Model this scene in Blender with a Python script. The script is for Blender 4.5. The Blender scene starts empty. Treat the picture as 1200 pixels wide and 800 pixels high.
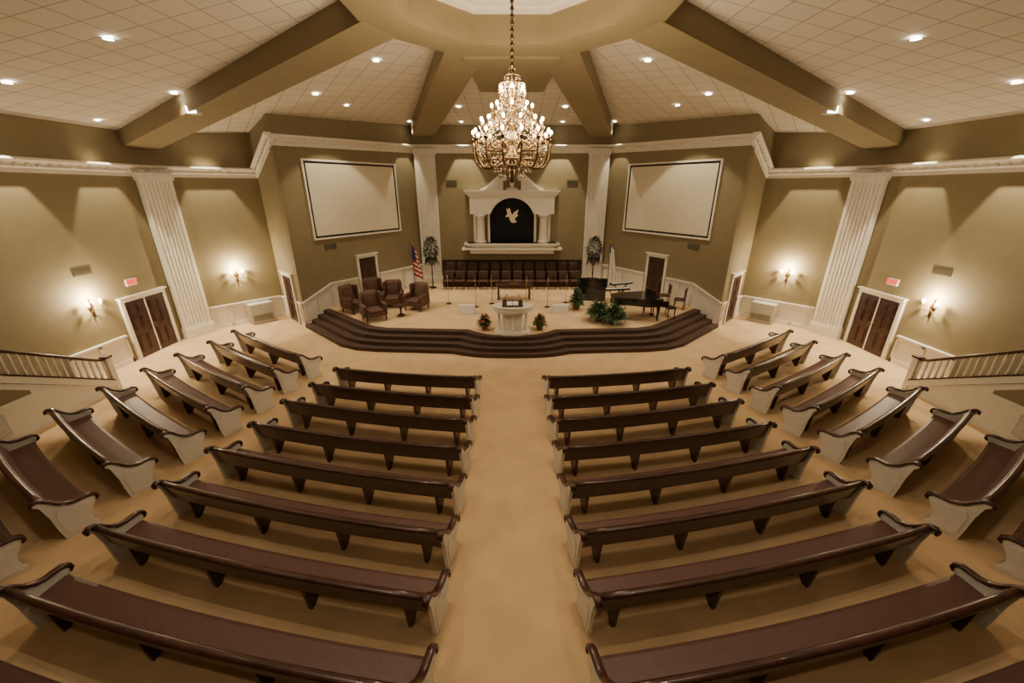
import bpy, bmesh, math, random
from mathutils import Vector, Matrix
from mathutils.bvhtree import BVHTree
random.seed(7)
sc = bpy.context.scene
COL = sc.collection
# ------------------------------------------------------------------ materials
def mat(name, col, rough=0.6, metal=0.0, var=0.08, scale=8.0, bump=0.0, bscale=60.0, emit=0.0, ecol=None, coat=0.0, detail=3):
    m = bpy.data.materials.new(name); m.use_nodes = True
    nt = m.node_tree; b = nt.nodes["Principled BSDF"]
    b.inputs["Roughness"].default_value = rough
    b.inputs["Metallic"].default_value = metal
    b.inputs["Coat Weight"].default_value = coat
    tc = nt.nodes.new("ShaderNodeTexCoord")
    n = nt.nodes.new("ShaderNodeTexNoise"); n.inputs["Scale"].default_value = scale; n.inputs["Detail"].default_value = detail
    nt.links.new(tc.outputs["Object"], n.inputs["Vector"])
    r = nt.nodes.new("ShaderNodeValToRGB")
    r.color_ramp.elements[0].position = 0.3; r.color_ramp.elements[1].position = 0.7
    c0 = [max(0, c*(1-var)) for c in col]; c1 = [min(1, c*(1+var)) for c in col]
    r.color_ramp.elements[0].color = (*c0, 1); r.color_ramp.elements[1].color = (*c1, 1)
    nt.links.new(n.outputs["Fac"], r.inputs["Fac"]); nt.links.new(r.outputs["Color"], b.inputs["Base Color"])
    if bump > 0:
        n2 = nt.nodes.new("ShaderNodeTexNoise"); n2.inputs["Scale"].default_value = bscale; n2.inputs["Detail"].default_value = 2
        nt.links.new(tc.outputs["Object"], n2.inputs["Vector"])
        bp = nt.nodes.new("ShaderNodeBump"); bp.inputs["Strength"].default_value = bump; bp.inputs["Distance"].default_value = 0.02
        nt.links.new(n2.outputs["Fac"], bp.inputs["Height"]); nt.links.new(bp.outputs["Normal"], b.inputs["Normal"])
    if emit > 0:
        b.inputs["Emission Color"].default_value = (*(ecol or col), 1); b.inputs["Emission Strength"].default_value = emit
    return m
M_WALL = mat("olive_paint", (0.235, 0.190, 0.102), 0.75, var=0.05, scale=2, bump=0.05)
M_FASC = mat("olive_fascia_paint", (0.262, 0.210, 0.115), 0.7, var=0.05, scale=2, bump=0.05)
M_WHITE = mat("white_trim_paint", (0.76, 0.72, 0.64), 0.45, var=0.03)
M_CARP = mat("tan_carpet", (0.64, 0.445, 0.248), 0.95, var=0.10, scale=1.4, bump=0.25, bscale=180, detail=8)
M_BCARP = mat("brown_step_carpet", (0.068, 0.037, 0.026), 1.0, var=0.15, scale=20, bump=0.3, bscale=200)
M_WOOD = mat("dark_mahogany", (0.050, 0.016, 0.010), 0.30, var=0.4, scale=6, coat=0.2)
M_DOOR = mat("mahogany_door", (0.038, 0.009, 0.007), 0.4, var=0.35, scale=5, coat=0.15)
M_SEAT = mat("brown_upholstery", (0.110, 0.050, 0.040), 0.46, var=0.10, scale=14, bump=0.08, bscale=120)
M_PEWW = mat("pew_end_white", (0.76, 0.75, 0.73), 0.4, var=0.03)
M_CHAIR = mat("wing_chair_fabric", (0.10, 0.048, 0.026), 0.7, var=0.35, scale=18)
M_CHOIR = mat("choir_chair_fabric", (0.070, 0.034, 0.022), 0.7, var=0.15, scale=18)
M_GOLD = mat("antique_bronze", (0.13, 0.08, 0.035), 0.35, metal=0.9, var=0.25)
M_BRASS = mat("brass", (0.6, 0.42, 0.16), 0.3, metal=1.0)
M_BLACK = mat("piano_black", (0.01, 0.01, 0.011), 0.12, var=0.2, coat=0.6)
M_DARK = mat("dark_metal", (0.02, 0.018, 0.016), 0.45, metal=0.5)
M_CURT = mat("baptistry_curtain", (0.006, 0.006, 0.010), 0.85, var=0.4, scale=10)
M_DOVE = mat("dove_gilt", (0.80, 0.68, 0.48), 0.5)
M_SCREEN = mat("screen_fabric", (0.70, 0.64, 0.50), 0.85, var=0.02)
M_LEAF = mat("leaf_green", (0.045, 0.09, 0.028), 0.55, var=0.5, scale=9)
M_LEAF2 = mat("dusky_leaf", (0.035, 0.035, 0.018), 0.6, var=0.5, scale=9)
M_FLOW = mat("flower_orange", (0.50, 0.15, 0.06), 0.6, var=0.4, scale=15)
M_POT = mat("terracotta", (0.20, 0.09, 0.05), 0.7)
M_GREY = mat("painted_grey", (0.48, 0.47, 0.43), 0.5)
M_VENT = mat("vent_grille", (0.08, 0.068, 0.045), 0.5)
M_KEYS = mat("ivory_keys", (0.8, 0.78, 0.7), 0.3)
M_BULB = mat("bulb_glow", (1, 0.8, 0.5), 0.4, emit=110, ecol=(1.0, 0.74, 0.42))
M_DL = mat("downlight_lens", (1, 0.95, 0.85), 0.4, emit=30, ecol=(1.0, 0.90, 0.72))
M_EXIT = mat("exit_red", (0.8, 0.02, 0.015), 0.4, emit=1.2, ecol=(1, 0.03, 0.02))
M_RED = mat("flag_red", (0.45, 0.02, 0.03), 0.8)
M_BLUE = mat("flag_blue", (0.02, 0.03, 0.2), 0.8)
M_FWHITE = mat("flag_white", (0.80, 0.78, 0.72), 0.8)
M_CRYS = mat("amber_crystal", (0.46, 0.37, 0.25), 0.12, metal=0.75, var=0.3, scale=20)
def tile_mat():
    m = bpy.data.materials.new("acoustic_tiles"); m.use_nodes = True; nt = m.node_tree; b = nt.nodes["Principled BSDF"]
    b.inputs["Roughness"].default_value = 0.9
    uv = nt.nodes.new("ShaderNodeUVMap"); uv.uv_map = "UVMap"
    br = nt.nodes.new("ShaderNodeTexBrick"); br.offset = 0.0; br.squash = 1.0
    br.inputs["Scale"].default_value = 1.0; br.inputs["Brick Width"].default_value = 0.66; br.inputs["Row Height"].default_value = 0.66
    br.inputs["Mortar Size"].default_value = 0.014; br.inputs["Mortar Smooth"].default_value = 0.2
    br.inputs["Color1"].default_value = (0.74, 0.69, 0.60, 1); br.inputs["Color2"].default_value = (0.70, 0.65, 0.56, 1)
    br.inputs["Mortar"].default_value = (0.38, 0.33, 0.26, 1)
    nt.links.new(uv.outputs["UV"], br.inputs["Vector"]); nt.links.new(br.outputs["Color"], b.inputs["Base Color"])
    return m
M_TILE = tile_mat()

# ------------------------------------------------------------------ builder
class B:
    def __init__(s): s.v = []; s.f = []; s.m = []; s.sm = []; s.mats = []
    def add(s, verts, faces, m, smooth=False, M=None):
        if m not in s.mats: s.mats.append(m)
        k = s.mats.index(m); o = len(s.v)
        for p in verts:
            p = Vector(p)
            s.v.append(M @ p if M else p)
        for f in faces:
            s.f.append([o+i for i in f]); s.m.append(k); s.sm.append(smooth)
    def box(s, x0, x1, y0, y1, z0, z1, m, M=None):
        v = [(x, y, z) for x in (x0, x1) for y in (y0, y1) for z in (z0, z1)]
        s.add(v, [(0,1,3,2),(4,6,7,5),(0,4,5,1),(2,3,7,6),(0,2,6,4),(1,5,7,3)], m, False, M)
    def rbox(s, x0, x1, y0, y1, z0, z1, m, r=0.04, seg=3, M=None):
        bm = bmesh.new(); bmesh.ops.create_cube(bm, size=1)
        for v in bm.verts:
            v.co = Vector(((x0+x1)/2+v.co.x*(x1-x0), (y0+y1)/2+v.co.y*(y1-y0), (z0+z1)/2+v.co.z*(z1-z0)))
        r = min(r, 0.49*min(x1-x0, y1-y0, z1-z0))
        bmesh.ops.bevel(bm, geom=bm.edges[:], offset=r, segments=seg, affect='EDGES', profile=0.5)
        bm.verts.index_update()
        s.add([v.co.copy() for v in bm.verts], [[v.index for v in f.verts] for f in bm.faces], m, True, M); bm.free()
    def prism(s, poly, z0, z1, m, M=None, smooth=False):
        n = len(poly)
        v = [(p[0], p[1], z0) for p in poly]+[(p[0], p[1], z1) for p in poly]
        f = [list(range(n))[::-1], list(range(n, 2*n))]+[(i, (i+1) % n, n+(i+1) % n, n+i) for i in range(n)]
        s.add(v, f, m, smooth, M)
    def prism_x(s, poly, x0, x1, m, M=None):
        n = len(poly)
        v = [(x0, p[0], p[1]) for p in poly]+[(x1, p[0], p[1]) for p in poly]
        f = [list(range(n))[::-1], list(range(n, 2*n))]+[(i, (i+1) % n, n+(i+1) % n, n+i) for i in range(n)]
        s.add(v, f, m, False, M)
    def prism_y(s, poly, y0, y1, m, M=None):
        n = len(poly)
        v = [(p[0], y0, p[1]) for p in poly]+[(p[0], y1, p[1]) for p in poly]
        f = [list(range(n))[::-1], list(range(n, 2*n))]+[(i, (i+1) % n, n+(i+1) % n, n+i) for i in range(n)]
        s.add(v, f, m, False, M)
    def sweep_x(s, poly, x0, x1, N, m, M=None, smooth=False):
        n = len(poly); v = []; f = []
        for k in range(N+1):
            x = x0+(x1-x0)*k/N; v += [(x, p[0], p[1]) for p in poly]
        for k in range(N):
            for i in range(n):
                j = (i+1) % n; f.append((k*n+i, k*n+j, (k+1)*n+j, (k+1)*n+i))
        f.append(list(range(n))[::-1]); f.append([N*n+i for i in range(n)])
        s.add(v, f, m, smooth, M)
    def lathe(s, prof, m, n=20, M=None, smooth=True, c=(0, 0)):
        v = []; f = []
        for r, z in prof:
            for i in range(n):
                a = 2*math.pi*i/n; v.append((c[0]+r*math.cos(a), c[1]+r*math.sin(a), z))
        for k in range(len(prof)-1):
            for i in range(n):
                j = (i+1) % n; f.append((k*n+i, k*n+j, (k+1)*n+j, (k+1)*n+i))
        f.append(list(range(n))[::-1]); f.append([(len(prof)-1)*n+i for i in range(n)])
        s.add(v, f, m, smooth, M)
    def tube(s, pts, r, m, n=8, M=None):
        pts = [Vector(p) for p in pts]; v = []; f = []; up = Vector((0.13, 0.21, 0.97))
        for k, p in enumerate(pts):
            t = (pts[min(k+1, len(pts)-1)]-pts[max(k-1, 0)]).normalized()
            u = t.cross(up)
            if u.length < 1e-3: u = t.cross(Vector((1, 0, 0)))
            u.normalize(); w = t.cross(u); rr = r[k] if isinstance(r, (list, tuple)) else r
            for i in range(n):
                a = 2*math.pi*i/n; v.append(p+u*rr*math.cos(a)+w*rr*math.sin(a))
        for k in range(len(pts)-1):
            for i in range(n):
                j = (i+1) % n; f.append((k*n+i, k*n+j, (k+1)*n+j, (k+1)*n+i))
        f.append(list(range(n))[::-1]); f.append([(len(pts)-1)*n+i for i in range(n)])
        s.add(v, f, m, True, M)
    def ball(s, c, r, m, n=8, M=None, sz=1.0):
        k = max(4, n//2+1)
        prof = [(max(0.001, r*math.sin(math.pi*i/k)), c[2]-r*sz*math.cos(math.pi*i/k)) for i in range(k+1)]
        s.lathe(prof, m, n, M, True, (c[0], c[1]))
    def leaf(s, p, d, L, w, m, M=None, droop=0.3):
        p = Vector(p); d = Vector(d).normalized(); side = d.cross(Vector((0, 0, 1)))
        if side.length < 1e-3: side = Vector((1, 0, 0))
        side.normalize(); q = p+d*L*0.5; e = p+d*L-Vector((0, 0, droop*L))
        s.add([p, q+side*w/2, e, q-side*w/2], [(0, 1, 2, 3)], m, False, M)
    def bar(s, p0, p1, prof, nrm, m, ext=0.0):
        p0 = Vector(p0); p1 = Vector(p1); d = (p1-p0).normalized(); p0 = p0-d*ext; p1 = p1+d*ext
        nn = Vector((nrm[0], nrm[1], 0)); k = len(prof)
        v = [p0+nn*a+Vector((0, 0, b)) for a, b in prof]+[p1+nn*a+Vector((0, 0, b)) for a, b in prof]
        f = [list(range(k))[::-1], list(range(k, 2*k))]+[(i, (i+1) % k, k+(i+1) % k, k+i) for i in range(k)]
        s.add(v, f, m)
    def mesh(s, name):
        me = bpy.data.meshes.new(name); me.from_pydata([tuple(v) for v in s.v], [], s.f)
        for m in s.mats: me.materials.append(m)
        me.polygons.foreach_set("material_index", s.m); me.polygons.foreach_set("use_smooth", s.sm)
        bm = bmesh.new(); bm.from_mesh(me); bmesh.ops.recalc_face_normals(bm, faces=bm.faces[:]); bm.to_mesh(me); bm.free()
        me.update(); return me
    def obj(s, name, loc=(0, 0, 0), rz=0.0, parent=None, M=None):
        """M: object frame; vertices given in world space are stored relative to it"""
        if M is not None:
            Mi = M.inverted(); s.v = [Mi @ v for v in s.v]; o = put(s.mesh(name), name); o.matrix_world = M; return o
        return put(s.mesh(name), name, loc, rz, parent)
def put(me, name, loc=(0, 0, 0), rz=0.0, parent=None):
    o = bpy.data.objects.new(name, me); o.location = loc; o.rotation_euler = (0, 0, rz); COL.objects.link(o)
    if parent: o.parent = parent
    return o
def frame(p, d, n, z=0.0):
    d = Vector((d[0], d[1], 0)).normalized(); n = Vector((n[0], n[1], 0)).normalized()
    M = Matrix.Identity(4)
    M.col[0] = (d.x, d.y, 0, 0); M.col[1] = (n.x, n.y, 0, 0); M.col[2] = (0, 0, 1, 0); M.col[3] = (p[0], p[1], z, 1)
    return M
def wdn(p0, p1, ref=(0, 11)):
    a = Vector((p0[0], p0[1])); b = Vector((p1[0], p1[1])); d = (b-a).normalized(); n = Vector((-d.y, d.x))
    if (Vector(ref)-(a+b)/2).dot(n) < 0: d = -d; n = -n
    return d, n

# ------------------------------------------------------------------ key plan points
V0 = (14, 3.9); V1 = (14, 16.5); C_ = (11.4, 19.3); A_ = (9.45, 17.4); B_ = (5.35, 23.75)
HP = 0.60
RC = 10.2
def mir(p, s): return (p[0]*s, p[1])
RREF = (12.8, 15.0)

def wall(name, p0, p1, za, zb, th=0.25, m=M_WALL, z0=0.0, ref=(0, 11)):
    d, n = wdn(p0, p1, ref); b = B()
    a = Vector((p0[0], p0[1])); c = Vector((p1[0], p1[1]))
    a2 = a-n*th; c2 = c-n*th
    v = [(a.x, a.y, z0), (c.x, c.y, z0), (c2.x, c2.y, z0), (a2.x, a2.y, z0), (a.x, a.y, za), (c.x, c.y, zb), (c2.x, c2.y, zb), (a2.x, a2.y, za)]
    b.add(v, [(0,1,2,3),(4,5,6,7),(0,1,5,4),(1,2,6,5),(2,3,7,6),(3,0,4,7)], m)
    return b.obj(name, M=frame(((a.x+c.x)/2, (a.y+c.y)/2), d, n))
for s, nm in ((-1, "left"), (1, "right")):
    wall(f"wall_{nm}", mir(V0, s), mir(V1, s), 8.1, 8.1)
    wall(f"wall_{nm}_alcove", mir(V1, s), mir(C_, s), 8.2, 8.75)
    wall(f"wall_{nm}_return", mir(C_, s), mir(A_, s), 8.9, 9.2, .1, ref=mir(RREF, s))
    wall(f"wall_{nm}_screen", mir(A_, s), mir(B_, s), 9.2, 9.3)
    wall(f"wall_{nm}_rear", mir((5.8, -4.3), s), mir(V0, s), 8.1, 8.1)
wall("wall_front", (-B_[0], B_[1]), B_, 9.3, 9.3)
wall("wall_back", (-5.8, -4.3), (5.8, -4.3), 8.1, 8.1)
b = B(); b.box(-15, 15, -5, 25, -0.2, 0, M_CARP); b.obj("floor")

# ------------------------------------------------------------------ ceiling
ro, ri, hs = 3.45, 2.35, math.tan(math.pi/8)
def octo(r, z=0, cy=RC):
    h = r*hs
    return [(-h, cy+r, z), (h, cy+r, z), (r, cy+h, z), (r, cy-h, z), (h, cy-r, z), (-h, cy-r, z), (-r, cy-h, z), (-r, cy+h, z)]
outer = [(-5.2, 23.75, 9.1), (5.2, 23.75, 9.1), (14, 16.5, 7.9), (14, 3.9, 7.9), (5.8, -4.3, 7.9), (-5.8, -4.3, 7.9), (-14, 3.9, 7.9), (-14, 16.5, 7.9)]
inner = octo(ro-0.1, 10.1)
cv = []; cf = []; cuv = []
for k in range(8):
    k2 = (k+1) % 8
    a, c, qa, qc = Vector(outer[k]), Vector(outer[k2]), Vector(inner[k]), Vector(inner[k2])
    a = qa+(a-qa)*1.10; c = qc+(c-qc)*1.10
    e = Vector((c.x-a.x, c.y-a.y, 0)).normalized(); g = Vector((-e.y, e.x, 0)); mid = (a+c)/2
    N = 10; o = len(cv)
    for i in range(N+1):
        for j in range(N+1):
            u = i/N; w = j/N; p = (a*(1-u)+c*u)*(1-w)+(qa*(1-u)+qc*u)*w
            cv.append(tuple(p)); cuv.append(((p-mid).dot(e), (p-mid).dot(g)))
    for i in range(N):
        for j in range(N):
            cf.append((o+i*(N+1)+j, o+(i+1)*(N+1)+j, o+(i+1)*(N+1)+j+1, o+i*(N+1)+j+1))
me = bpy.data.meshes.new("ceiling"); me.from_pydata(cv, [], cf); me.materials.append(M_TILE)
uvl = me.uv_layers.new(name="UVMap")
for poly in me.polygons:
    poly.use_smooth = True
    for li in poly.loop_indices: uvl.data[li].uv = cuv[me.loops[li].vertex_index]
put(me, "ceiling")
BVH = BVHTree.FromPolygons([Vector(v) for v in cv], cf)
def cz(x, y):
    h = BVH.ray_cast(Vector((x, y, 4)), Vector((0, 0, 1)))
    return h[0].z if h[0] else 9.0
b = B()
oo, ii = octo(ro), octo(ri)
v = [(p[0], p[1], z) for z in (9.5, 10.9) for p in oo]+[(p[0], p[1], z) for z in (9.5, 10.9) for p in ii]
f = []
for i in range(8):
    j = (i+1) % 8
    f += [(i, j, 8+j, 8+i), (16+i, 16+j, 24+j, 24+i), (i, j, 16+j, 16+i), (8+i, 8+j, 24+j, 24+i)]
b.add(v, f, M_FASC)
v = [(p[0], p[1], 11.6) for p in octo(ri+0.3)]+[(p[0], p[1], 10.85) for p in octo(ri+0.3)]
b.add(v, [list(range(8))]+[(i, (i+1) % 8, 8+(i+1) % 8, 8+i) for i in range(8)], M_FASC)
b.obj("ceiling_ring_soffit")
b = B()
for (r0, r1, z0, z1) in ((2.35, 2.22, 10.15, 10.25), (2.35, 2.12, 10.25, 10.36), (2.35, 2.02, 10.36, 10.45)):
    P, Q = octo(r0), octo(r1)
    v = [(p[0], p[1], z) for z in (z0, z1) for p in P]+[(p[0], p[1], z) for z in (z0, z1) for p in Q]
    f = []
    for i in range(8):
        j = (i+1) % 8
        f += [(16+i, 16+j, 24+j, 24+i), (i, j, 16+j, 16+i), (8+i, 8+j, 24+j, 24+i)]
    b.add(v, f, M_WHITE)
b.obj("trim_ceiling_ring")
b = B(); b.prism([(-1.4, 13.5), (1.4, 13.5), (1.2, 17.7), (-1.2, 17.7)], 9.42, 10.2, M_FASC); b.obj("ceiling_soffit_box")
def beam(name, p, q, w=1.15):
    p = Vector(p); q = Vector(q); d = (q-p); dh = Vector((d.x, d.y, 0)).normalized(); sd = Vector((-dh.y, dh.x, 0))*w/2
    b = B(); v = []
    for pt in (p-dh*0.35, q+dh*0.1):
        for zz in (0, 0.95):
            for k in (-1, 1): v.append(pt+sd*k+Vector((0, 0, zz)))
    b.add(v, [(0,1,3,2),(4,5,7,6),(0,1,5,4),(2,3,7,6),(0,2,6,4),(1,3,7,5)], M_FASC)
    c = (p+q)/2; b.obj(name, M=frame((c.x, c.y), (dh.x, dh.y), (-dh.y, dh.x), c.z))
rv = octo(ro, 9.5)
ends = {7: (-13.8, 16.4, 7.35), 2: (13.8, 16.4, 7.35), 0: (-4.75, 23.6, 8.5), 1: (4.75, 23.6, 8.5), 3: (13.8, 4.0, 7.35), 6: (-13.8, 4.0, 7.35)}
for k, e in ends.items(): beam("ceiling_beam", rv[k], e)

# ------------------------------------------------------------------ cornice, wainscot
CP = [(-.0, -.36), (.06, -.36), (.06, -.24), (.12, -.20), (.12, -.12), (.26, -.02), (.26, .04), (0, .04)]
def cornice(name, p0, p1, za, zb, ext=0.08, ref=(0, 11)):
    d, n = wdn(p0, p1, ref); b = B(); b.bar((p0[0], p0[1], za), (p1[0], p1[1], zb), CP, n, M_WHITE, ext)
    L = (Vector(p1)-Vector(p0)).length; N = int(L/0.3); P0 = Vector((p0[0], p0[1], za)); P1 = Vector((p1[0], p1[1], zb))
    for i in range(N):
        c = P0.lerp(P1, (i+.5)/N); M = frame((c.x, c.y), d, n, c.z); b.box(-.06, .06, .05, .17, -.20, -.12, M_WHITE, M)
    c = (P0+P1)/2; b.obj(name, M=frame((c.x, c.y), d, n, c.z))
for s, nm in ((-1, "left"), (1, "right")):
    cornice(f"trim_cornice_{nm}", mir(V0, s), mir(V1, s), 6.8, 6.75)
    cornice(f"trim_cornice_{nm}_alcove", mir(V1, s), mir(C_, s), 6.75, 6.75)
    cornice(f"trim_cornice_{nm}_return", mir(C_, s), mir(A_, s), 6.75, 7.92, .14, ref=mir(RREF, s))
    cornice(f"trim_cornice_{nm}_screen", mir(A_, s), mir(B_, s), 7.92, 8.1)
cornice("trim_cornice_front", (-B_[0], B_[1]), B_, 8.1, 8.1)
def wains(name, p0, p1, za, zb, z0a=0.0, z0b=None, panel=0.85, ref=(0, 11), m=M_WHITE):
    if z0b is None: z0b = z0a
    d, n = wdn(p0, p1, ref); b = B(); P0 = Vector((p0[0], p0[1], 0)); P1 = Vector((p1[0], p1[1], 0)); L = (P1-P0).length
    nn = Vector((n.x, n.y, 0)); Z = Vector((0, 0, 1))
    def slab(t0, t1, lo, hi, th):
        q = []
        for t in (t0, t1):
            c = P0.lerp(P1, t)
            for a in (0.0, th): q += [c+nn*a+Z*lo(t), c+nn*a+Z*hi(t)]
        b.add(q, [(0,1,3,2),(4,5,7,6),(0,1,5,4),(2,3,7,6),(0,2,6,4),(1,3,7,5)], m)
    zt = lambda t: za+(zb-za)*t
    zl = lambda t: z0a+(z0b-z0a)*t
    slab(0, 1, zl, zt, .03)
    slab(0, 1, zl, lambda t: zl(t)+.18, .06)
    slab(0, 1, lambda t: zt(t)-.10, zt, .06)
    slab(0, 1, lambda t: zt(t)-.02, lambda t: zt(t)+.04, .11)
    N = max(1, round(L/panel))
    for i in range(N+1):
        t = i/N; w = .06/L; slab(max(0, t-w), min(1, t+w), zl, zt, .06)
    c = (P0+P1)/2; b.obj(name, M=frame((c.x, c.y), d, n, 0))
def lerp2(p, q, t): return (p[0]+(q[0]-p[0])*t, p[1]+(q[1]-p[1])*t)
for s, nm in ((-1, "left"), (1, "right")):
    wains(f"baseboard_{nm}", mir((14, 11.5), s), mir((14, 13.5), s), 1.0, 1.0)
    wains(f"baseboard_{nm}_alcove", mir(lerp2(V1, C_, .2), s), mir(C_, s), 1.0, 1.0)
    wains(f"baseboard_{nm}_return_a", mir(C_, s), mir(lerp2(C_, A_, .22), s), 1.0, 1.0, ref=mir(RREF, s))
    wains(f"baseboard_{nm}_return_b", mir(lerp2(C_, A_, .82), s), mir(A_, s), 1.1, 1.1, ref=mir(RREF, s))
    wains(f"baseboard_{nm}_screen_a", mir(A_, s), mir(lerp2(A_, B_, .2), s), 1.15, 1.75, 0, 0)
    wains(f"baseboard_{nm}_screen_b", mir(lerp2(A_, B_, .2), s), mir(lerp2(A_, B_, .40), s), 1.75, 1.75, HP)
    wains(f"baseboard_{nm}_screen_c", mir(lerp2(A_, B_, .58), s), mir(B_, s), 1.75, 1.75, HP)
wains("baseboard_front", (-4.1, 23.75), (4.1, 23.75), 2.0, 2.0, HP, m=M_BCARP)

# ------------------------------------------------------------------ pilasters
def pilaster(name, p, n, w, z0, z1, depth=0.16):
    n = Vector(n).normalized(); d = Vector((n.y, -n.x)); M = frame(p, d, n)
    b = B(); poly = [(-w/2, 0), (w/2, 0), (w/2, depth)]; K = 7; fw = w*0.86/K
    for k in range(K-1, -1, -1):
        c = -w*0.43+fw*(k+.5)
        for a in range(0, 7):
            t = math.pi*a/6; poly.append((c+fw*.38*math.cos(t), depth-fw*.34*math.sin(t)))
    poly.append((-w/2, depth))
    b.prism(poly, z0+.5, z1-.25, M_WHITE, M)
    b.box(-w/2-.05, w/2+.05, 0, depth+.06, z0, z0+.4, M_WHITE, M); b.box(-w/2-.03, w/2+.03, 0, depth+.03, z0+.4, z0+.5, M_WHITE, M)
    b.box(-w/2-.04, w/2+.04, 0, depth+.05, z1-.30, z1-.22, M_WHITE, M); b.box(-w/2-.06, w/2+.06, 0, depth+.08, z1-.22, z1-.02, M_WHITE, M)
    b.obj(name, M=M)
for s in (-1, 1):
    pilaster("fluted_pilaster", (s*13.76, 16.42), (-s*.92, -.39), 1.08, 0, 6.55, .26)
    pilaster("fluted_pilaster", (s*4.72, 23.73), (0, -1), 1.1, HP, 7.95, .2)

# ------------------------------------------------------------------ doors
def door(name, p, d, n, w, h, z0, double=False, c=.12):
    M = frame(p, d, n, z0); b = B()
    b.box(-w/2-c, -w/2, 0, .10, 0, h, M_WHITE, M); b.box(w/2, w/2+c, 0, .10, 0, h, M_WHITE, M)
    b.box(-w/2-c, w/2+c, 0, .11, h, h+.13, M_WHITE, M); b.box(-w/2-c-.05, w/2+c+.05, 0, .16, h+.13, h+.18, M_WHITE, M)
    b.box(-w/2, w/2, 0, .03, 0.01, h, M_DOOR, M)
    leaves = [(-w/2, -.012), (.012, w/2)] if double else [(-w/2, w/2)]
    for a, e in leaves:
        b.box(a+.01, e-.01, .03, .055, .02, h-.01, M_DOOR, M)
        lw = e-a; cols = [(a+.1, e-.1)] if lw < .8 else [(a+.12, (a+e)/2-.05), ((a+e)/2+.05, e-.12)]
        for x0, x1 in cols:
            for q0, q1 in ((.2, .85), (1.05, 1.55), (1.65, h-.15)):
                b.box(x0, x1, .055, .07, q0, q1, M_DOOR, M); b.box(x0+.05, x1-.05, .07, .085, q0+.05, q1-.05, M_DOOR, M)
        hx = e-.07 if (double and a < -.1) else a+.07
        b.tube([M @ Vector((hx, .06, .95)), M @ Vector((hx, .12, .98)), M @ Vector((hx, .12, 1.12)), M @ Vector((hx, .06, 1.15))], .012, M_BRASS, 6)
    if double: b.box(-.022, .022, .03, .075, .02, h-.01, M_WHITE, M)
    b.obj(name, M=M)
i = 0
for s in (-1, 1):
    d, n = wdn(mir(V0, s), mir(V1, s)); i += 1; door(f"door_{i}", (s*14, 14.65), d, n, 1.7, 2.15, 0, True)
    d, n = wdn(mir(C_, s), mir(A_, s), mir(RREF, s)); i += 1; p = lerp2(C_, A_, .52); door(f"door_{i}", mir(p, s), d, n, 1.1, 2.2, 0)
    d, n = wdn(mir(A_, s), mir(B_, s)); i += 1; p = lerp2(A_, B_, .487); door(f"door_{i}", mir(p, s), d, n, 1.0, 2.1, HP)

# ------------------------------------------------------------------ screens
for s in (-1, 1):
    d, n = wdn(mir(A_, s), mir(B_, s)); p = mir(lerp2(A_, B_, .475), s); M = frame(p, d, n); b = B()
    x, z0, z1 = 2.55, 3.8, 7.15
    for (a, c, e, g) in ((-x, x, z0, z0+.08), (-x, x, z1-.08, z1), (-x, -x+.08, z0+.08, z1-.08), (x-.08, x, z0+.08, z1-.08)): b.box(a, c, 0, .09, e, g, M_WHITE, M)
    b.box(-x+.08, x-.08, 0, .05, z0+.08, z1-.08, M_DARK, M); b.box(-x+.17, x-.17, .05, .065, z0+.17, z1-.17, M_SCREEN, M)
    b.obj("projection_screen", M=M)

# ------------------------------------------------------------------ vents, exit signs, AC units
def vent(p, d, n, z, w=.6, h=.22):
    M = frame(p, d, n, z); b = B(); b.box(-w/2, w/2, 0, .02, -h/2, h/2, M_VENT, M)
    for k in range(5):
        zz = -h/2+.03+k*(h-.06)/4; b.box(-w/2+.03, w/2-.03, .02, .03, zz-.004, zz+.004, M_WALL, M)
    b.obj("air_vent", M=M)
for s in (-1, 1):
    d, n = wdn(mir(V0, s), mir(V1, s)); vent((s*14, 12.9), d, n, 3.45)
    d, n = wdn(mir(A_, s), mir(B_, s)); vent(mir(lerp2(A_, B_, .24), s), d, n, 3.45, .6, .25)
    vent((s*3.35, 23.75), (-1, 0), (0, -1), 6.25, .6, .3)
    d, n = wdn(mir(V0, s), mir(V1, s)); M = frame((s*14, 14.4), d, n, 2.78); b = B()
    b.box(-.20, .20, 0, .07, -.12, .12, M_FWHITE, M)
    o = b.obj("exit_sign", M=M)
    cu = bpy.data.curves.new("letters", 'FONT'); cu.body = "EXIT"; cu.size = .22; cu.align_x = 'CENTER'; cu.align_y = 'CENTER'; cu.extrude = .006; cu.offset = .008
    cu.materials.append(M_EXIT); t = bpy.data.objects.new("letters", cu); COL.objects.link(t); t.parent = o
    R = Matrix.Identity(4); R.col[0] = (-1, 0, 0, 0); R.col[1] = (0, 0, 1, 0); R.col[2] = (0, 1, 0, 0); R.col[3] = (0, .078, 0, 1)
    t.matrix_local = R
    b = B(); b.rbox(-.5, .5, -.25, .25, 0, .95, M_GREY, .03, 2)
    for k in range(6): b.box(-.42, .42, -.262, -.25, .15+k*.05, .165+k*.05, M_DARK)
    b.obj("air_conditioning_unit", (s*11.95, 18.2, 0), s*math.radians(-47))

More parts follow.
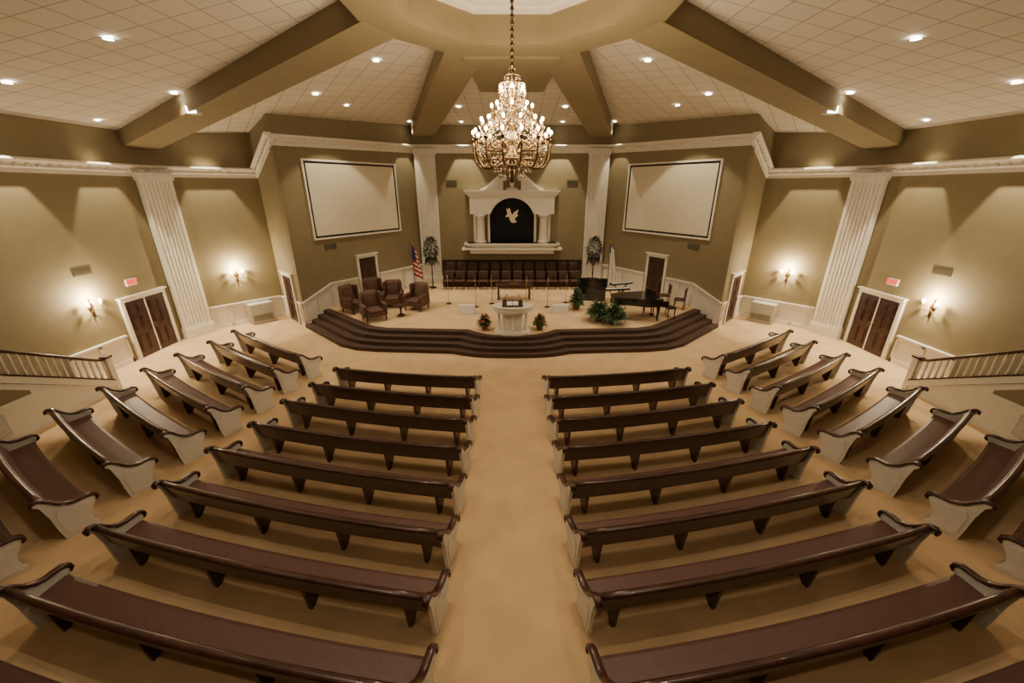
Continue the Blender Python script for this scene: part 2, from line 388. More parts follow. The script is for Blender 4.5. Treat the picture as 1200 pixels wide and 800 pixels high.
# ------------------------------------------------------------------ stage
top = [(-8.95, 18.15), (-7.6, 16.95), (-6.4, 15.85), (-5.9, 15.5), (-5.2, 15.28), (-3.6, 15.18), (-1.9, 15.08), (-1.6, 14.85), (-1.2, 14.62), (-.7, 14.48), (0, 14.44)]
bot = [(-9.5, 17.35), (-8.15, 16.1), (-6.95, 14.98), (-6.2, 14.58), (-5.3, 14.4), (-3.7, 14.3), (-2.3, 14.2), (-1.95, 14.05), (-1.5, 13.9), (-.9, 13.8), (0, 13.77)]
def outline(t):
    L = [lerp2(a, c, t) for a, c in zip(top, bot)]
    full = L+[(-p[0], p[1]) for p in L[-2::-1]]
    return full+[(B_[0]-.05, 23.7), (-B_[0]+.05, 23.7)]
b = B()
for k, t in enumerate((1, 2/3, 1/3, 0)): b.prism(outline(t), 0 if k == 0 else .15*k-.001, .15*(k+1), M_BCARP)
b.obj("stage_platform")
ins = [lerp2(a, c, -.33) for a, c in zip(top, bot)]
poly = ins+[(-p[0], p[1]) for p in ins[-2::-1]]+[(B_[0]-.1, 23.65), (-B_[0]+.1, 23.65)]
b = B(); b.prism(poly, .6, .612, M_CARP); b.obj("stage_carpet")
ZS = .612

# choir riser, chairs
b = B(); b.box(-4.0, 4.0, 22.75, 23.6, ZS, ZS+.35, M_BCARP); b.obj("choir_riser")
def choir_chair_mesh():
    b = B(); b.rbox(-.26, .26, -.24, .22, .42, .50, M_CHOIR, .03)
    b.rbox(-.26, .26, .18, .25, .52, .98, M_CHOIR, .03)
    for x in (-.22, .22):
        b.tube([(x, .22, 0), (x, .21, .5), (x, .24, .96)], .015, M_WOOD, 6); b.tube([(x, -.22, 0), (x, -.2, .45)], .015, M_WOOD, 6)
    return b.mesh("choir_chair")
cm = choir_chair_mesh()
for k in range(12):
    x = -3.6+k*7.2/11
    put(cm, "choir_chair", (x, 22.35, ZS)); put(cm, "choir_chair", (x, 23.2, ZS+.35))

# baptistry
b = B(); Y = 23.75
def mb(x0, x1, d, z0, z1, m=M_WHITE): b.box(x0, x1, Y-d, Y, z0, z1, m)
R = 1.28; zc = 4.2
arch = [(-R, 3.05)]+[(R*math.cos(math.pi-math.pi*a/24), zc+R*math.sin(math.pi-math.pi*a/24)) for a in range(25)]+[(R, 3.05)]
b.prism_y(arch, Y-.02, Y-.005, M_CURT)
for k in range(22):
    x = -1.2+k*2.4/21; zt = zc+math.sqrt(max(0, R*R-x*x))-.05; b.tube([(x, Y-.03, 3.06), (x, Y-.03, zt)], .025, M_CURT, 6)
N = 24
xs = [-R*math.cos(math.pi*a/N) for a in range(N+1)]
for a in range(N):
    x0, x1 = xs[a], xs[a+1]; z0a = zc+math.sqrt(max(0, R*R-x0*x0)); z1a = zc+math.sqrt(max(0, R*R-x1*x1))
    v = [(x0, Y-.45, max(z0a, 4.6)), (x1, Y-.45, max(z1a, 4.6)), (x1, Y-.45, 5.55), (x0, Y-.45, 5.55), (x0, Y, max(z0a, 4.6)), (x1, Y, max(z1a, 4.6)), (x1, Y, 5.55), (x0, Y, 5.55)]
    b.add(v, [(0,1,2,3),(4,5,6,7),(0,1,5,4),(2,3,7,6)], M_WHITE)
for s in (-1, 1):
    x0, x1 = sorted((s*R, s*2.35)); b.box(x0, x1, Y-.45, Y, 4.62, 5.55, M_WHITE)
    x0, x1 = sorted((s*(R-.02), s*(R+.1))); b.box(x0, x1, Y-.15, Y, 3.05, 4.62, M_WHITE)
    x0, x1 = sorted((s*(2.05), s*(2.2))); b.box(x0, x1, Y-.12, Y, 3.05, 4.62, M_WHITE)
    cx = 1.78
    b.lathe([(.32, 3.05), (.32, 3.15), (.27, 3.2), (.25, 3.28), (.215, 4.4), (.25, 4.46), (.31, 4.53), (.31, 4.62)], M_WHITE, 20, None, True, (s*cx, Y-.32))
mb(-2.45, 2.45, .5, 5.55, 5.65); mb(-2.55, 2.55, .6, 5.65, 5.78); mb(-2.62, 2.62, .68, 5.78, 5.88)
mb(-2.55, 2.55, .62, 2.88, 3.05); mb(-2.7, 2.7, .68, 2.95, 3.05); mb(-2.85, 2.85, .75, 2.68, 2.78); mb(-2.4, 2.4, .5, 2.45, 2.9)
for s in (-1, 1):
    up = []; lo = []
    for k in range(21):
        t = k/20; x = 1.75-1.25*t; z = 5.92+.72*(t*t*(3-2*t)); up.append((s*x, z+.05)); lo.append((s*x, z-.10))
    poly = up+lo[::-1]
    b.prism_y(poly, Y-.35, Y, M_WHITE)
    low = [(s*1.75, 5.88)]+[(q[0], q[1]) for q in lo if q[1] > 5.88]+[(s*.5, 5.88)]
    b.prism_y(low, Y-.18, Y, M_WHITE)
    M = Matrix.Translation((s*.42, Y-.36, 6.52)) @ Matrix.Rotation(-math.pi/2, 4, 'X'); b.lathe([(.16, 0), (.16, .36)], M_WHITE, 20, M)
b.box(-.3, .3, Y-.2, Y, 5.88, 6.0, M_WHITE); b.lathe([(.12, 6.0), (.08, 6.08), (.13, 6.2), (.1, 6.3), (.03, 6.42), (.01, 6.5)], M_WHITE, 14, None, True, (0, Y-.18))
b.obj("baptistry_surround")
dove = [(-.05, -.35), (.10, -.28), (.2, -.1), (.22, .02), (.42, .0), (.47, .05), (.38, .1), (.33, .2), (.42, .5), (.3, .42), (.2, .55), (.08, .25), (.02, .12), (-.15, .3), (-.42, .42), (-.3, .15), (-.4, .1), (-.25, -.02), (-.15, -.12), (-.3, -.3)]
b = B(); b.prism_y([(-x*.85, z*.95) for x, z in dove], -.02, .02, M_DOVE); b.obj("dove_emblem", (0.02, Y-.09, 4.45))

# ------------------------------------------------------------------ pews
def pew_mesh(L, bow, fr):
    b = B(); h = L/2; N = 12
    seat = [(.085, .43), (.46, .43), (.51, .445), (.50, .485), (.45, .50), (.25, .49), (.085, .475)]
    b.sweep_x(seat, -h+.04, h-.04, N, M_SEAT)
    b.sweep_x([(.28, .38), (.46, .38), (.46, .43), (.28, .43)], -h+.04, h-.04, N, M_WOOD)
    b.sweep_x([(.005, .47), (.048, .47), (-.055, .86), (-.10, .86)], -h+.04, h-.04, N, M_WOOD)
    b.sweep_x([(.055, .50), (.10, .52), (-.005, .84), (-.045, .86)], -h+.05, h-.05, N, M_SEAT)
    rail = [(-.085+.058*math.cos(a), .89+.036*math.sin(a)) for a in [2*math.pi*k/10 for k in range(10)]]
    b.sweep_x(rail, -h+.03, h-.03, N, M_WOOD, None, True)
    for q in fr:
        x = q*L
        b.prism_x([(.005, .56), (.005, .44), (.06, 0), (.15, 0), (.46, .36), (.46, .43), (.09, .43), (.045, .56)], x-.03, x+.03, M_WOOD)
    end = [(.0, 0), (.46, 0), (.48, .06), (.43, .12), (.41, .22), (.43, .33), (.48, .42), (.54, .50), (.54, .57), (.49, .61), (.40, .615), (.28, .61), (.14, .65), (.04, .74), (-.03, .84), (-.10, .90), (-.17, .895), (-.18, .86), (-.12, .8), (-.06, .5), (-.03, .2)]
    cap = [(-.20, .85), (-.205, .905), (-.15, .94), (-.08, .93), (.0, .855), (.08, .755), (.17, .685), (.28, .65), (.40, .655), (.50, .655), (.57, .61), (.58, .55), (.54, .51)]
    for s in (-1, 1):
        x0, x1 = sorted((s*(h-.03), s*(h+.03))); b.prism_x(end, x0, x1, M_PEWW)
        x0, x1 = sorted((s*(h+.03), s*(h+.042))); b.prism_x([(.06, .06), (.39, .06), (.36, .2), (.40, .4), (.45, .52), (.36, .55), (.2, .56), (.05, .60), (.0, .5), (.03, .2)], x0, x1, M_PEWW)
        v = []; f = []; n = len(cap)
        for k, (y, z) in enumerate(cap):
            a = cap[max(0, k-1)]; c = cap[min(n-1, k+1)]; ty, tz = c[0]-a[0], c[1]-a[1]; l = math.hypot(ty, tz); ny, nz = -tz/l, ty/l
            for (dx, dn) in ((-.05, -.02), (.05, -.02), (.055, .005), (.038, .022), (-.038, .022), (-.055, .005)): v.append((s*h+dx, y+ny*dn, z+nz*dn))
        for k in range(n-1):
            for q in range(6): f.append((k*6+q, k*6+(q+1) % 6, (k+1)*6+(q+1) % 6, (k+1)*6+q))
        f.append(tuple(range(6))); f.append(tuple((n-1)*6+q for q in range(6)))
        b.add(v, f, M_WOOD, True)
    b.v = [Vector((p.x, p.y-bow*(1-(p.x/h)**2), p.z)) for p in b.v]
    return b.mesh("church_pew")
def pews(P, Q, bow, fr):
    for (a, o) in zip(P, Q):
        L = math.hypot(a[0]-o[0], a[1]-o[1])-.06; me = pew_mesh(L, bow, fr)
        for s in (-1, 1):
            cx, cy = (a[0]+o[0])/2*s, (a[1]+o[1])/2; ang = math.atan2(o[1]-a[1], abs(o[0]-a[0]))*s
            put(me, "church_pew", (cx, cy, 0), ang)
CA = [(1.02, 10.45), (1.02, 9.25), (1.03, 8.17), (1.04, 7.1), (1.05, 5.98), (1.06, 4.88), (1.07, 3.81), (1.07, 2.75), (1.07, 1.7)]
CO = [(5.35, 11.05), (5.6, 10.05), (5.88, 9.12), (6.05, 8.05), (6.35, 7.1), (6.55, 6.05), (6.75, 5.0), (6.95, 3.93), (7.1, 2.88)]
OA = [(6.8, 12.0), (7.05, 10.95), (7.2, 9.8), (7.42, 8.7), (7.6, 7.6), (7.9, 6.55), (8.15, 5.5), (8.4, 4.5), (8.6, 3.5)]
OO = [(10.6, 14.45), (10.7, 13.3), (10.95, 12.15), (11.05, 11.0), (11.2, 9.8), (11.3, 8.6), (11.4, 7.4), (11.5, 6.4), (11.6, 5.4)]
pews(CA, CO, .10, (-.43, -.15, .15, .43)); pews(OA, OO, .06, (-.4, 0, .4))

# ------------------------------------------------------------------ stairs
sl = .57
for s in (-1, 1):
    b = B(); xf = 12.6; y0 = 11.2; y1 = 4.0
    x0, x1 = sorted((s*xf, s*13.99))
    y = y0
    while y > y1:
        z = (y0-y)*sl+.165; b.box(x0, x1, y-.29, y, max(0, z-.6), z, M_BCARP); y -= .29
    def zs(y): return (y0-y)*sl
    xa, xb = sorted((s*(xf-.05), s*(xf+.02)))
    b.prism_x([(y0+.1, 0), (y0+.1, .12), (y1, zs(y1)), (y1, 0)], xa, xb, M_WHITE)
    b.prism_x([(y0-2.0, .98), (y0-2.0, zs(y0-2.0)-.05), (y1, zs(y1)-.05), (y1, .98)], *sorted((s*(xf-.07), s*(xf-.04))), M_WALL)
    b.prism_x([(y0+.1, .12), (y0+.1, .32), (y1, zs(y1)+.26), (y1, zs(y1)+.06)], *sorted((s*(xf-.09), s*(xf+.06))), M_WHITE)
    b.prism_x([(y0+.1, .32), (y0+.1, .37), (y1, zs(y1)+.31), (y1, zs(y1)+.26)], *sorted((s*(xf-.10), s*(xf+.08))), M_WOOD)
    b.prism_x([(y0-2.0, .92), (y0-2.0, 1.0), (y1, 1.0), (y1, .92)], *sorted((s*(xf-.1), s*(xf-.04))), M_WHITE)
    b.prism_x([(y0, .0), (y0, .16), (y1, .16), (y1, .0)], *sorted((s*(xf-.08), s*(xf-.04))), M_WHITE)
    y = y0
    while y > y1:
        z = zs(y); b.lathe([(.026, z+.33), (.036, z+.45), (.024, z+.6), (.032, z+.85), (.022, z+1.0)], M_WHITE, 8, None, True, (s*xf, y)); y -= .17
    b.tube([(s*xf, y0+.15, 1.05), (s*xf, y0, 1.06)]+[(s*xf, yy, zs(yy)+1.03) for yy in (y0-.2, y0-3, y1)], .045, M_WOOD, 8)
    b.box(s*xf-.08, s*xf+.08, y0+.06, y0+.22, 0, 1.08, M_WHITE); b.box(s*xf-.11, s*xf+.11, y0+.03, y0+.25, 1.08, 1.14, M_WOOD)
    M = frame((s*(xf-.05), 8.0), (0, 1) if s > 0 else (0, -1), (-s, 0), .52); b.box(-.5, .5, 0, .02, -.28, .28, M_GREY, M)
    for k in range(9): b.box(-.46, .46, .02, .03, -.24+k*.055, -.22+k*.055, M_WHITE, M)
    b.obj("staircase")

# ------------------------------------------------------------------ chandelier
chx, chy = 0.0, RC-.35
b = B()
b.tube([(0, 0, 8.25), (0, 0, 11.5)], .018, M_GOLD, 6)
for k in range(26):
    z = 8.35+k*.12; b.lathe([(.018, z), (.04, z+.03), (.04, z+.06), (.018, z+.09)], M_GOLD, 8)
b.lathe([(.02, 6.1), (.08, 6.18), (.03, 6.28), (.14, 6.42), (.22, 6.55), (.1, 6.75), (.05, 6.9), (.11, 7.05), (.05, 7.2), (.04, 7.4), (.10, 7.55), (.04, 7.7), (.03, 7.95), (.07, 8.1), (.03, 8.3)], M_GOLD, 14)
def arms(n, r, z, zr, off, drop=.28, tr=.018):
    for k in range(n):
        a = 2*math.pi*(k+off)/n; ca, sa = math.cos(a), math.sin(a); pts = []
        for t in [i/14 for i in range(15)]:
            rr = .05+(r-.05)*math.sin(math.pi/2*min(1, t*1.1)) if t < .91 else r
            zz = zr-drop*math.sin(math.pi*min(1, t*1.05))+(z-.05-zr)*t**3; pts.append((rr*ca, rr*sa, zz))
        b.tube(pts, tr, M_GOLD, 6)
        x, y = r*ca, r*sa
        b.lathe([(.015, z-.06), (.055, z), (.06, z+.02), (.02, z+.03)], M_GOLD, 8, None, True, (x, y))
        b.lathe([(.015, z+.03), (.015, z+.12)], M_GOLD, 8, None, True, (x, y))
        b.ball((x, y, z+.155), .030, M_BULB, 8, None, 1.5)
        for (fr, dz, R0) in ((.60, -.72, .13), (.86, -.35, .09), (.34, -.45, .09)):
            sc_ = [((r*fr+R0*math.cos(q)*(1-q/9))*ca, (r*fr+R0*math.cos(q)*(1-q/9))*sa, zr+drop*dz+R0*math.sin(q)*(1-q/9)) for q in [i*.5 for i in range(15)]]
            b.tube(sc_, .012, M_GOLD, 5)
        for q in range(4):
            zz = z-.08-q*.055; b.ball((x, y, zz), .013 if q < 3 else .022, M_CRYS, 6, None, 1.5)
        a2 = 2*math.pi*(k+1+off)/n
        for q in range(1, 8):
            t = q/8; aa = a+(a2-a)*t; rr = r*(1-.10*math.sin(math.pi*t)); b.ball((rr*math.cos(aa), rr*math.sin(aa), z-.06-.14*math.sin(math.pi*t)), .011, M_CRYS, 6)
        for q in range(1, 12):
            t = q/12; rr = r*(1-t)+.05*t; b.ball((rr*ca, rr*sa, z+.05+t*t*.55), .010, M_CRYS, 6)
arms(14, .86, 6.98, 6.75, 0, .36, .022)
arms(12, .68, 7.22, 7.0, .5, .24)
arms(8, .44, 7.50, 7.4, 0, .16)
arms(6, .26, 7.82, 7.75, .5, .10)
for rr, zz, n in ((.62, 6.55, 40), (.42, 6.42, 26), (.28, 6.32, 18), (.28, 8.0, 18), (.17, 8.15, 12)):
    for k in range(n):
        a = 2*math.pi*k/n
        for q in range(3): b.ball((rr*math.cos(a), rr*math.sin(a), zz-q*.045), .011+.003*q, M_CRYS, 5, None, 1.5)
ringp = lambda r, z: [(r*math.cos(2*math.pi*k/32), r*math.sin(2*math.pi*k/32), z) for k in range(33)]
for r, z in ((.62, 6.58), (.42, 6.46), (.3, 6.36), (.28, 8.05), (.17, 8.2)): b.tube(ringp(r, z), .016, M_GOLD, 6)
b.obj("crystal_chandelier", (chx, chy, 0))

# ------------------------------------------------------------------ sconces
def light(name, kind, loc, energy, col=(1, .83, .6), size=.08, spot=None, blend=.6, target=None):
    l = bpy.data.lights.new(name, kind); l.energy = energy; l.color = col; l.shadow_soft_size = size
    if kind == 'SPOT': l.spot_size = math.radians(spot); l.spot_blend = blend
    o = bpy.data.objects.new(name, l); o.location = loc; COL.objects.link(o)
    if target is not None:
        o.rotation_euler = (Vector(target)-Vector(loc)).to_track_quat('-Z', 'Y').to_euler()
    return o
def sconce(p, d, n, z):
    M = frame(p, d, n, z); b = B()
    R = M @ Matrix.Rotation(-math.pi/2, 4, 'X')
    b.lathe([(.10, 0), (.10, .02), (.05, .04), (.02, .06)], M_GOLD, 14, R)
    b.lathe([(.02, -.35), (.035, -.2), (.02, 0), (.03, .1), (.01, .3)], M_GOLD, 8, M @ Matrix.Translation((0, .05, 0)))
    for s in (-1, 1):
        b.tube([M @ Vector(q) for q in ((0, .06, -.05), (s*.08, .10, -.14), (s*.18, .14, -.12), (s*.22, .16, 0))], .012, M_GOLD, 6)
        MM = M @ Matrix.Translation((s*.22, .16, 0)); b.lathe([(.01, 0), (.05, .02), (.05, .03), (.015, .035)], M_GOLD, 10, MM); b.lathe([(.015, .03), (.015, .12)], M_KEYS, 8, MM); b.ball((0, 0, .17), .045, M_BULB, 8, MM, 1.4)
    b.obj("wall_sconce", M=M)
    q = M @ Vector((0, .28, .3)); light("sconce_lamp", 'POINT', q, 270, (1, .80, .52), .06)
for s in (-1, 1):
    d, n = wdn(mir(V0, s), mir(V1, s)); sconce((s*14, 12.75), d, n, 2.3)
    d, n = wdn(mir(V1, s), mir(C_, s)); sconce(mir(lerp2(V1, C_, .55), s), d, n, 2.3)

# ------------------------------------------------------------------ stage furniture
def wing_chair_mesh():
    b = B()
    b.rbox(-.36, .36, -.34, .38, .22, .40, M_CHAIR, .05); b.rbox(-.30, .30, -.30, .40, .38, .52, M_CHAIR, .07)
    T = Matrix.Translation((0, -.34, .35)) @ Matrix.Rotation(math.radians(10), 4, 'X')
    b.rbox(-.34, .34, -.09, .09, 0, .82, M_CHAIR, .09, 4, T); b.rbox(-.26, .26, .02, .13, .12, .74, M_CHAIR, .06, 4, T)
    for s in (-1, 1):
        x0, x1 = sorted((s*.33, s*.46)); b.rbox(x0, x1, -.36, .34, .22, .66, M_CHAIR, .06)
        x0, x1 = sorted((s*.31, s*.40)); b.rbox(x0, x1, -.42, -.12, .55, 1.12, M_CHAIR, .05)
        M = Matrix.Translation((s*.395, .0, .66)) @ Matrix.Rotation(math.pi/2, 4, 'X'); b.lathe([(.07, -.36), (.08, -.3), (.08, .3)], M_CHAIR, 12, M)
        for y in (-.32, .32): b.tube([(s*.36, y, .24), (s*.37, y+.01, .12), (s*.36, y, 0)], [.04, .028, .03], M_WOOD, 8)
    return b.mesh("wing_chair")
wm = wing_chair_mesh()
for (x, y, a) in ((-7.3, 17.85, 60), (-6.0, 16.6, 35), (-6.75, 19.3, 40), (-5.75, 18.7, 10), (-4.5, 18.2, -20)):
    o = put(wm, "wing_chair", (x, y, ZS), math.radians(180+a)); o.scale = (1.1, 1.1, 1.05)
b = B(); b.lathe([(.3, .5), (.32, .52), (.3, .54)], M_WOOD, 20); b.lathe([(.03, .5), (.05, .3), (.03, .15), (.2, 0)], M_WOOD, 12); b.obj("side_table", (-5.0, 17.2, ZS))

# pulpit
b = B()
def oval(a, c, n=32): return [(a*math.cos(2*math.pi*k/n), c*math.sin(2*math.pi*k/n)) for k in range(n)]
b.prism(oval(.72, .46), 0, .10, M_WHITE, None); b.prism(oval(.66, .42), .10, .16, M_WHITE)
b.prism(oval(.40, .24), .16, .86, M_WHITE)
b.prism(oval(.68, .43), .86, .93, M_WHITE); b.prism(oval(.76, .47), .93, 1.08, M_WHITE); b.prism(oval(.80, .50), 1.08, 1.12, M_WHITE)
for k in range(10):
    a = math.pi*2*k/10+.31; b.lathe([(.07, .16), (.07, .2), (.05, .23), (.042, .78), (.06, .82), (.07, .86)], M_WHITE, 10, None, True, (.56*math.cos(a), .34*math.sin(a)))
T = Matrix.Translation((0, .0, 1.17)) @ Matrix.Rotation(math.radians(12), 4, 'X')
b.box(-.36, .36, -.26, .26, -.06, -.01, M_WOOD, T); b.box(-.40, .40, -.29, .29, -.01, .03, M_WOOD, T); b.box(-.4, .4, -.29, -.26, .03, .06, M_WOOD, T)
b.box(-.22, -.01, -.18, .14, .03, .05, M_KEYS, T); b.box(.01, .22, -.18, .14, .03, .05, M_KEYS, T)
b.tube([(.3, .1, 1.15), (.3, .14, 1.4), (.22, .02, 1.5)], .01, M_DARK, 6); b.ball((.22, .02, 1.5), .025, M_DARK, 8)
b.tube([(-.3, .1, 1.15), (-.3, .14, 1.4), (-.22, .02, 1.5)], .01, M_DARK, 6); b.ball((-.22, .02, 1.5), .025, M_DARK, 8)
b.obj("pulpit", (0.02, 14.98, ZS))

def plant_mesh(name, n, r, h, m, pot=.18, flowers=0, L=.3, w=.09):
    b = B(); b.lathe([(pot*.7, 0), (pot, pot*1.3), (pot*1.08, pot*1.35), (pot*1.0, pot*1.4)], M_POT, 14)
    for k in range(n):
        a = random.uniform(0, 6.283); e = random.uniform(.05, 1.4); rr = r*random.uniform(.2, .8)
        base = Vector((rr*math.cos(a)*math.cos(e)*.9, rr*math.sin(a)*math.cos(e)*.9, pot*1.4+h*random.uniform(.05, .8)*math.sin(e)))
        d = Vector((math.cos(a)*math.cos(e), math.sin(a)*math.cos(e), math.sin(e)*.8)); b.leaf(base, d, L*random.uniform(.7, 1.3), w, m, None, random.uniform(0, .6))
    for k in range(14):
        a = random.uniform(0, 6.283); b.tube([(0, 0, pot), (r*.5*math.cos(a), r*.5*math.sin(a), pot+h*.6), (r*.9*math.cos(a), r*.9*math.sin(a), pot+h*.5)], .008, m, 4)
    for k in range(flowers):
        a = random.uniform(0, 6.283); e = random.uniform(.2, 1.3); b.ball((r*.9*math.cos(a)*math.cos(e), r*.9*math.sin(a)*math.cos(e), pot*1.4+h*.95*math.sin(e)), .04, M_FLOW, 6)
    return b.mesh(name)
fb = plant_mesh("flower_arrangement", 260, .26, .5, M_LEAF, .15, 22, .2, .06)
put(fb, "flower_arrangement", (-1.12, 15.3, ZS)); put(fb, "flower_arrangement", (1.12, 15.3, ZS), 1.3)
fn = plant_mesh("potted_fern", 520, .5, .5, M_LEAF, .2, 0, .36, .07)
put(fn, "potted_fern", (3.75, 16.5, ZS)); put(fn, "potted_fern", (4.3, 16.0, ZS), 2.0)
fp = plant_mesh("potted_plant", 260, .3, .8, M_LEAF, .18, 0, .3, .09)
put(fp, "potted_plant", (3.05, 18.2, ZS))
def topiary():
    b = B(); b.lathe([(.2, 0), (.2, .04), (.04, .08), (.03, .8), (.05, .85), (.03, .9), (.03, 1.3), (.12, 1.36)], M_DARK, 12)
    b.lathe([(.12, 1.36), (.2, 1.6), (.22, 1.64), (.18, 1.66)], M_POT, 14)
    for k in range(750):
        a = random.uniform(0, 6.283); u = random.uniform(-1, 1); q = math.sqrt(1-u*u); z = 2.2+u*.55
        p = Vector((.28*q*math.cos(a), .28*q*math.sin(a), z)); d = Vector((q*math.cos(a), q*math.sin(a), u*.6+.2)); b.leaf(p, d, random.uniform(.14, .3), .06, M_LEAF2, None, random.uniform(0, .8))
    for k in range(60):
        a = random.uniform(0, 6.283); b.leaf((.15*math.cos(a), .15*math.sin(a), 1.65), (math.cos(a), math.sin(a), .1), .35, .05, M_LEAF2, None, 1.2)
    return b.mesh("topiary_plant")
tm = topiary()
put(tm, "topiary_plant", (-4.55, 22.6, ZS)); put(tm, "topiary_plant", (4.6, 22.6, ZS), 1)
def flag(name, x, y, us):
    b = B(); b.lathe([(.18, 0), (.18, .04), (.05, .07), (.03, .12)], M_BRASS, 14); b.tube([(0, 0, .1), (0, 0, 2.6)], .018, M_WOOD, 8); b.lathe([(.01, 2.6), (.05, 2.64), (.01, 2.78)], M_BRASS, 8)
    n = 26; rows = 13; H = 1.65
    for k in range(n):
        a0, a1 = k/n, (k+1)/n
        for q in range(rows):
            z0, z1 = 2.5-q*H/rows, 2.5-(q+1)*H/rows; v = []
            for t, z in ((a0, z0), (a1, z0), (a1, z1), (a0, z1)):
                sp = .22+.30*(2.5-z)/H; v.append((t*sp, .06*math.sin(t*16)*(.4+(2.5-z)/H), z-.25*t))
            if us: m = M_BLUE if (q < 6 and k < 14) else (M_RED if q % 2 == 0 else M_FWHITE)
            else: m = M_BLUE if (q < 3 and k < 7) else M_FWHITE
            b.add(v, [(0, 1, 2, 3)], m, True)
    return b.obj(name, (x, y, ZS), .2 if us else -.3)
flag("american_flag", -5.45, 22.0, True); flag("church_flag", 5.3, 21.9, False)

for x, y, a in ((-2.05, 17.6, 0), (2.2, 17.65, 0)):
    b = B(); b.prism_x([(-.22, 0), (.22, 0), (.22, .12), (.02, .42), (-.22, .42)], -.35, .35, M_PEWW); b.prism_x([(.0, .405), (.2, .13), (.215, .14), (.015, .418)], -.3, .3, M_GREY)
    b.obj("stage_monitor_speaker", (x, y, ZS), a)
def mic(x, y):
    b = B(); b.lathe([(.14, 0), (.14, .02), (.02, .04)], M_DARK, 14); b.tube([(0, 0, .03), (0, 0, 1.45)], .012, M_BRASS, 6); b.tube([(0, 0, 1.45), (0, .12, 1.53)], .02, M_DARK, 6); b.ball((0, .14, 1.55), .03, M_DARK, 8)
    b.obj("microphone_stand", (x, y, ZS))
for x, y in ((-3.15, 19.2), (-1.75, 18.6), (-1.0, 19.2), (.7, 18.9), (1.7, 18.6), (2.7, 19.4)): mic(x, y)
b = B(); b.rbox(-.95, .95, -.35, .35, .72, .78, M_WOOD, .02, 2); b.box(-.85, .85, -.28, .28, .60, .72, M_WOOD)
for sx in (-.8, .8):
    for sy in (-.24, .24): b.lathe([(.05, 0), (.06, .08), (.035, .15), (.05, .35), (.035, .5), (.05, .62)], M_WOOD, 10, None, True, (sx, sy))
b.box(-.2, .2, -.12, .12, .78, .82, M_BRASS)
b.obj("communion_table", (0.1, 20.2, ZS))
# grand piano
b = B(); out = [(0, -.75), (.35, -.75), (.6, -.74), (1.0, -.72), (1.5, -.66), (1.8, -.5), (1.92, -.25), (1.85, 0), (1.65, .18), (1.35, .3), (1.05, .45), (.8, .65), (.6, .75), (0, .75)]
b.prism(out, .68, .98, M_BLACK); b.prism([(x*1.02-.01, y*1.02) for x, y in out], .98, 1.01, M_BLACK)
b.box(-.28, 0, -.75, .75, .66, .74, M_BLACK); b.box(-.26, -.03, -.62, .62, .74, .765, M_KEYS)
for k in range(35):
    if k % 7 not in (2, 6): b.box(-.15, -.03, -.6+k*.0345, -.585+k*.0345, .765, .78, M_BLACK)
for s in (-1, 1): b.box(-.28, 0, s*.69-.06, s*.69+.06, .7, .9, M_BLACK)
b.box(-.02, .02, -.62, .62, .74, .98, M_BLACK)
Tm = Matrix.Translation((.12, 0, 1.01)) @ Matrix.Rotation(math.radians(20), 4, 'Y'); b.box(-.015, .015, -.4, .4, 0, .3, M_BLACK, Tm)
for lx, ly in ((.1, -.6), (.1, .6), (1.6, -.2)): b.lathe([(.03, 0), (.035, .08), (.05, .2), (.05, .4), (.08, .68)], M_BLACK, 12, None, True, (lx, ly))
b.box(-.02, .1, -.12, .12, .08, .14, M_BLACK); b.box(.0, .05, -.1, -.07, .1, .68, M_BLACK); b.box(.0, .05, .07, .1, .1, .68, M_BLACK)
b.obj("grand_piano", (6.25, 17.0, ZS), math.radians(190))
b = B(); b.rbox(-.2, .2, -.42, .42, .42, .52, M_BLACK, .03)
for sx in (-.16, .16):
    for sy in (-.36, .36): b.tube([(sx, sy, .43), (sx, sy, 0)], .025, M_BLACK, 6)
b.obj("piano_bench", (6.95, 17.15, ZS), math.radians(190))
b = B(); b.box(-.7, .7, -.3, .35, 0, .75, M_BLACK); b.box(-.75, .75, -.3, .45, .75, .8, M_BLACK); b.box(-.62, .62, .12, .4, .8, .84, M_KEYS); b.box(-.62, .62, -.02, .2, .86, .93, M_KEYS); b.box(-.75, .75, -.3, -.05, .8, 1.15, M_BLACK); b.box(-.72, -.66, -.1, .45, .8, .95, M_BLACK); b.box(.66, .72, -.1, .45, .8, .95, M_BLACK)
b.obj("organ_console", (4.1, 20.0, ZS), math.radians(-15))
def kb(x, y, a):
    b = B(); b.box(-.6, .6, -.15, .15, .85, .93, M_DARK); b.box(-.56, .56, -.13, .03, .93, .945, M_KEYS)
    for s in (-1, 1): b.tube([(s*.45, -.2, 0.02), (-s*.4, .0, .84)], .018, M_DARK, 6); b.tube([(s*.45, .2, 0.02), (-s*.4, .03, .84)], .018, M_DARK, 6)
    b.obj("electronic_keyboard", (x, y, ZS), a)
kb(5.5, 19.8, math.radians(20)); kb(5.0, 18.6, math.radians(10))
def side_chair(x, y, a):
    b = B(); b.rbox(-.24, .24, -.24, .24, .42, .50, M_CHOIR, .03); b.rbox(-.23, .23, -.25, -.18, .55, 1.0, M_CHOIR, .03)
    for s in (-1, 1): b.tube([(s*.22, -.22, 0), (s*.22, -.2, .5), (s*.22, -.25, 1.0)], .018, M_WOOD, 6); b.tube([(s*.22, .22, 0), (s*.22, .2, .45)], .018, M_WOOD, 6)
    b.obj("side_chair", (x, y, ZS+.003), a)
side_chair(7.95, 18.3, math.radians(60)); side_chair(7.5, 19.1, math.radians(80))

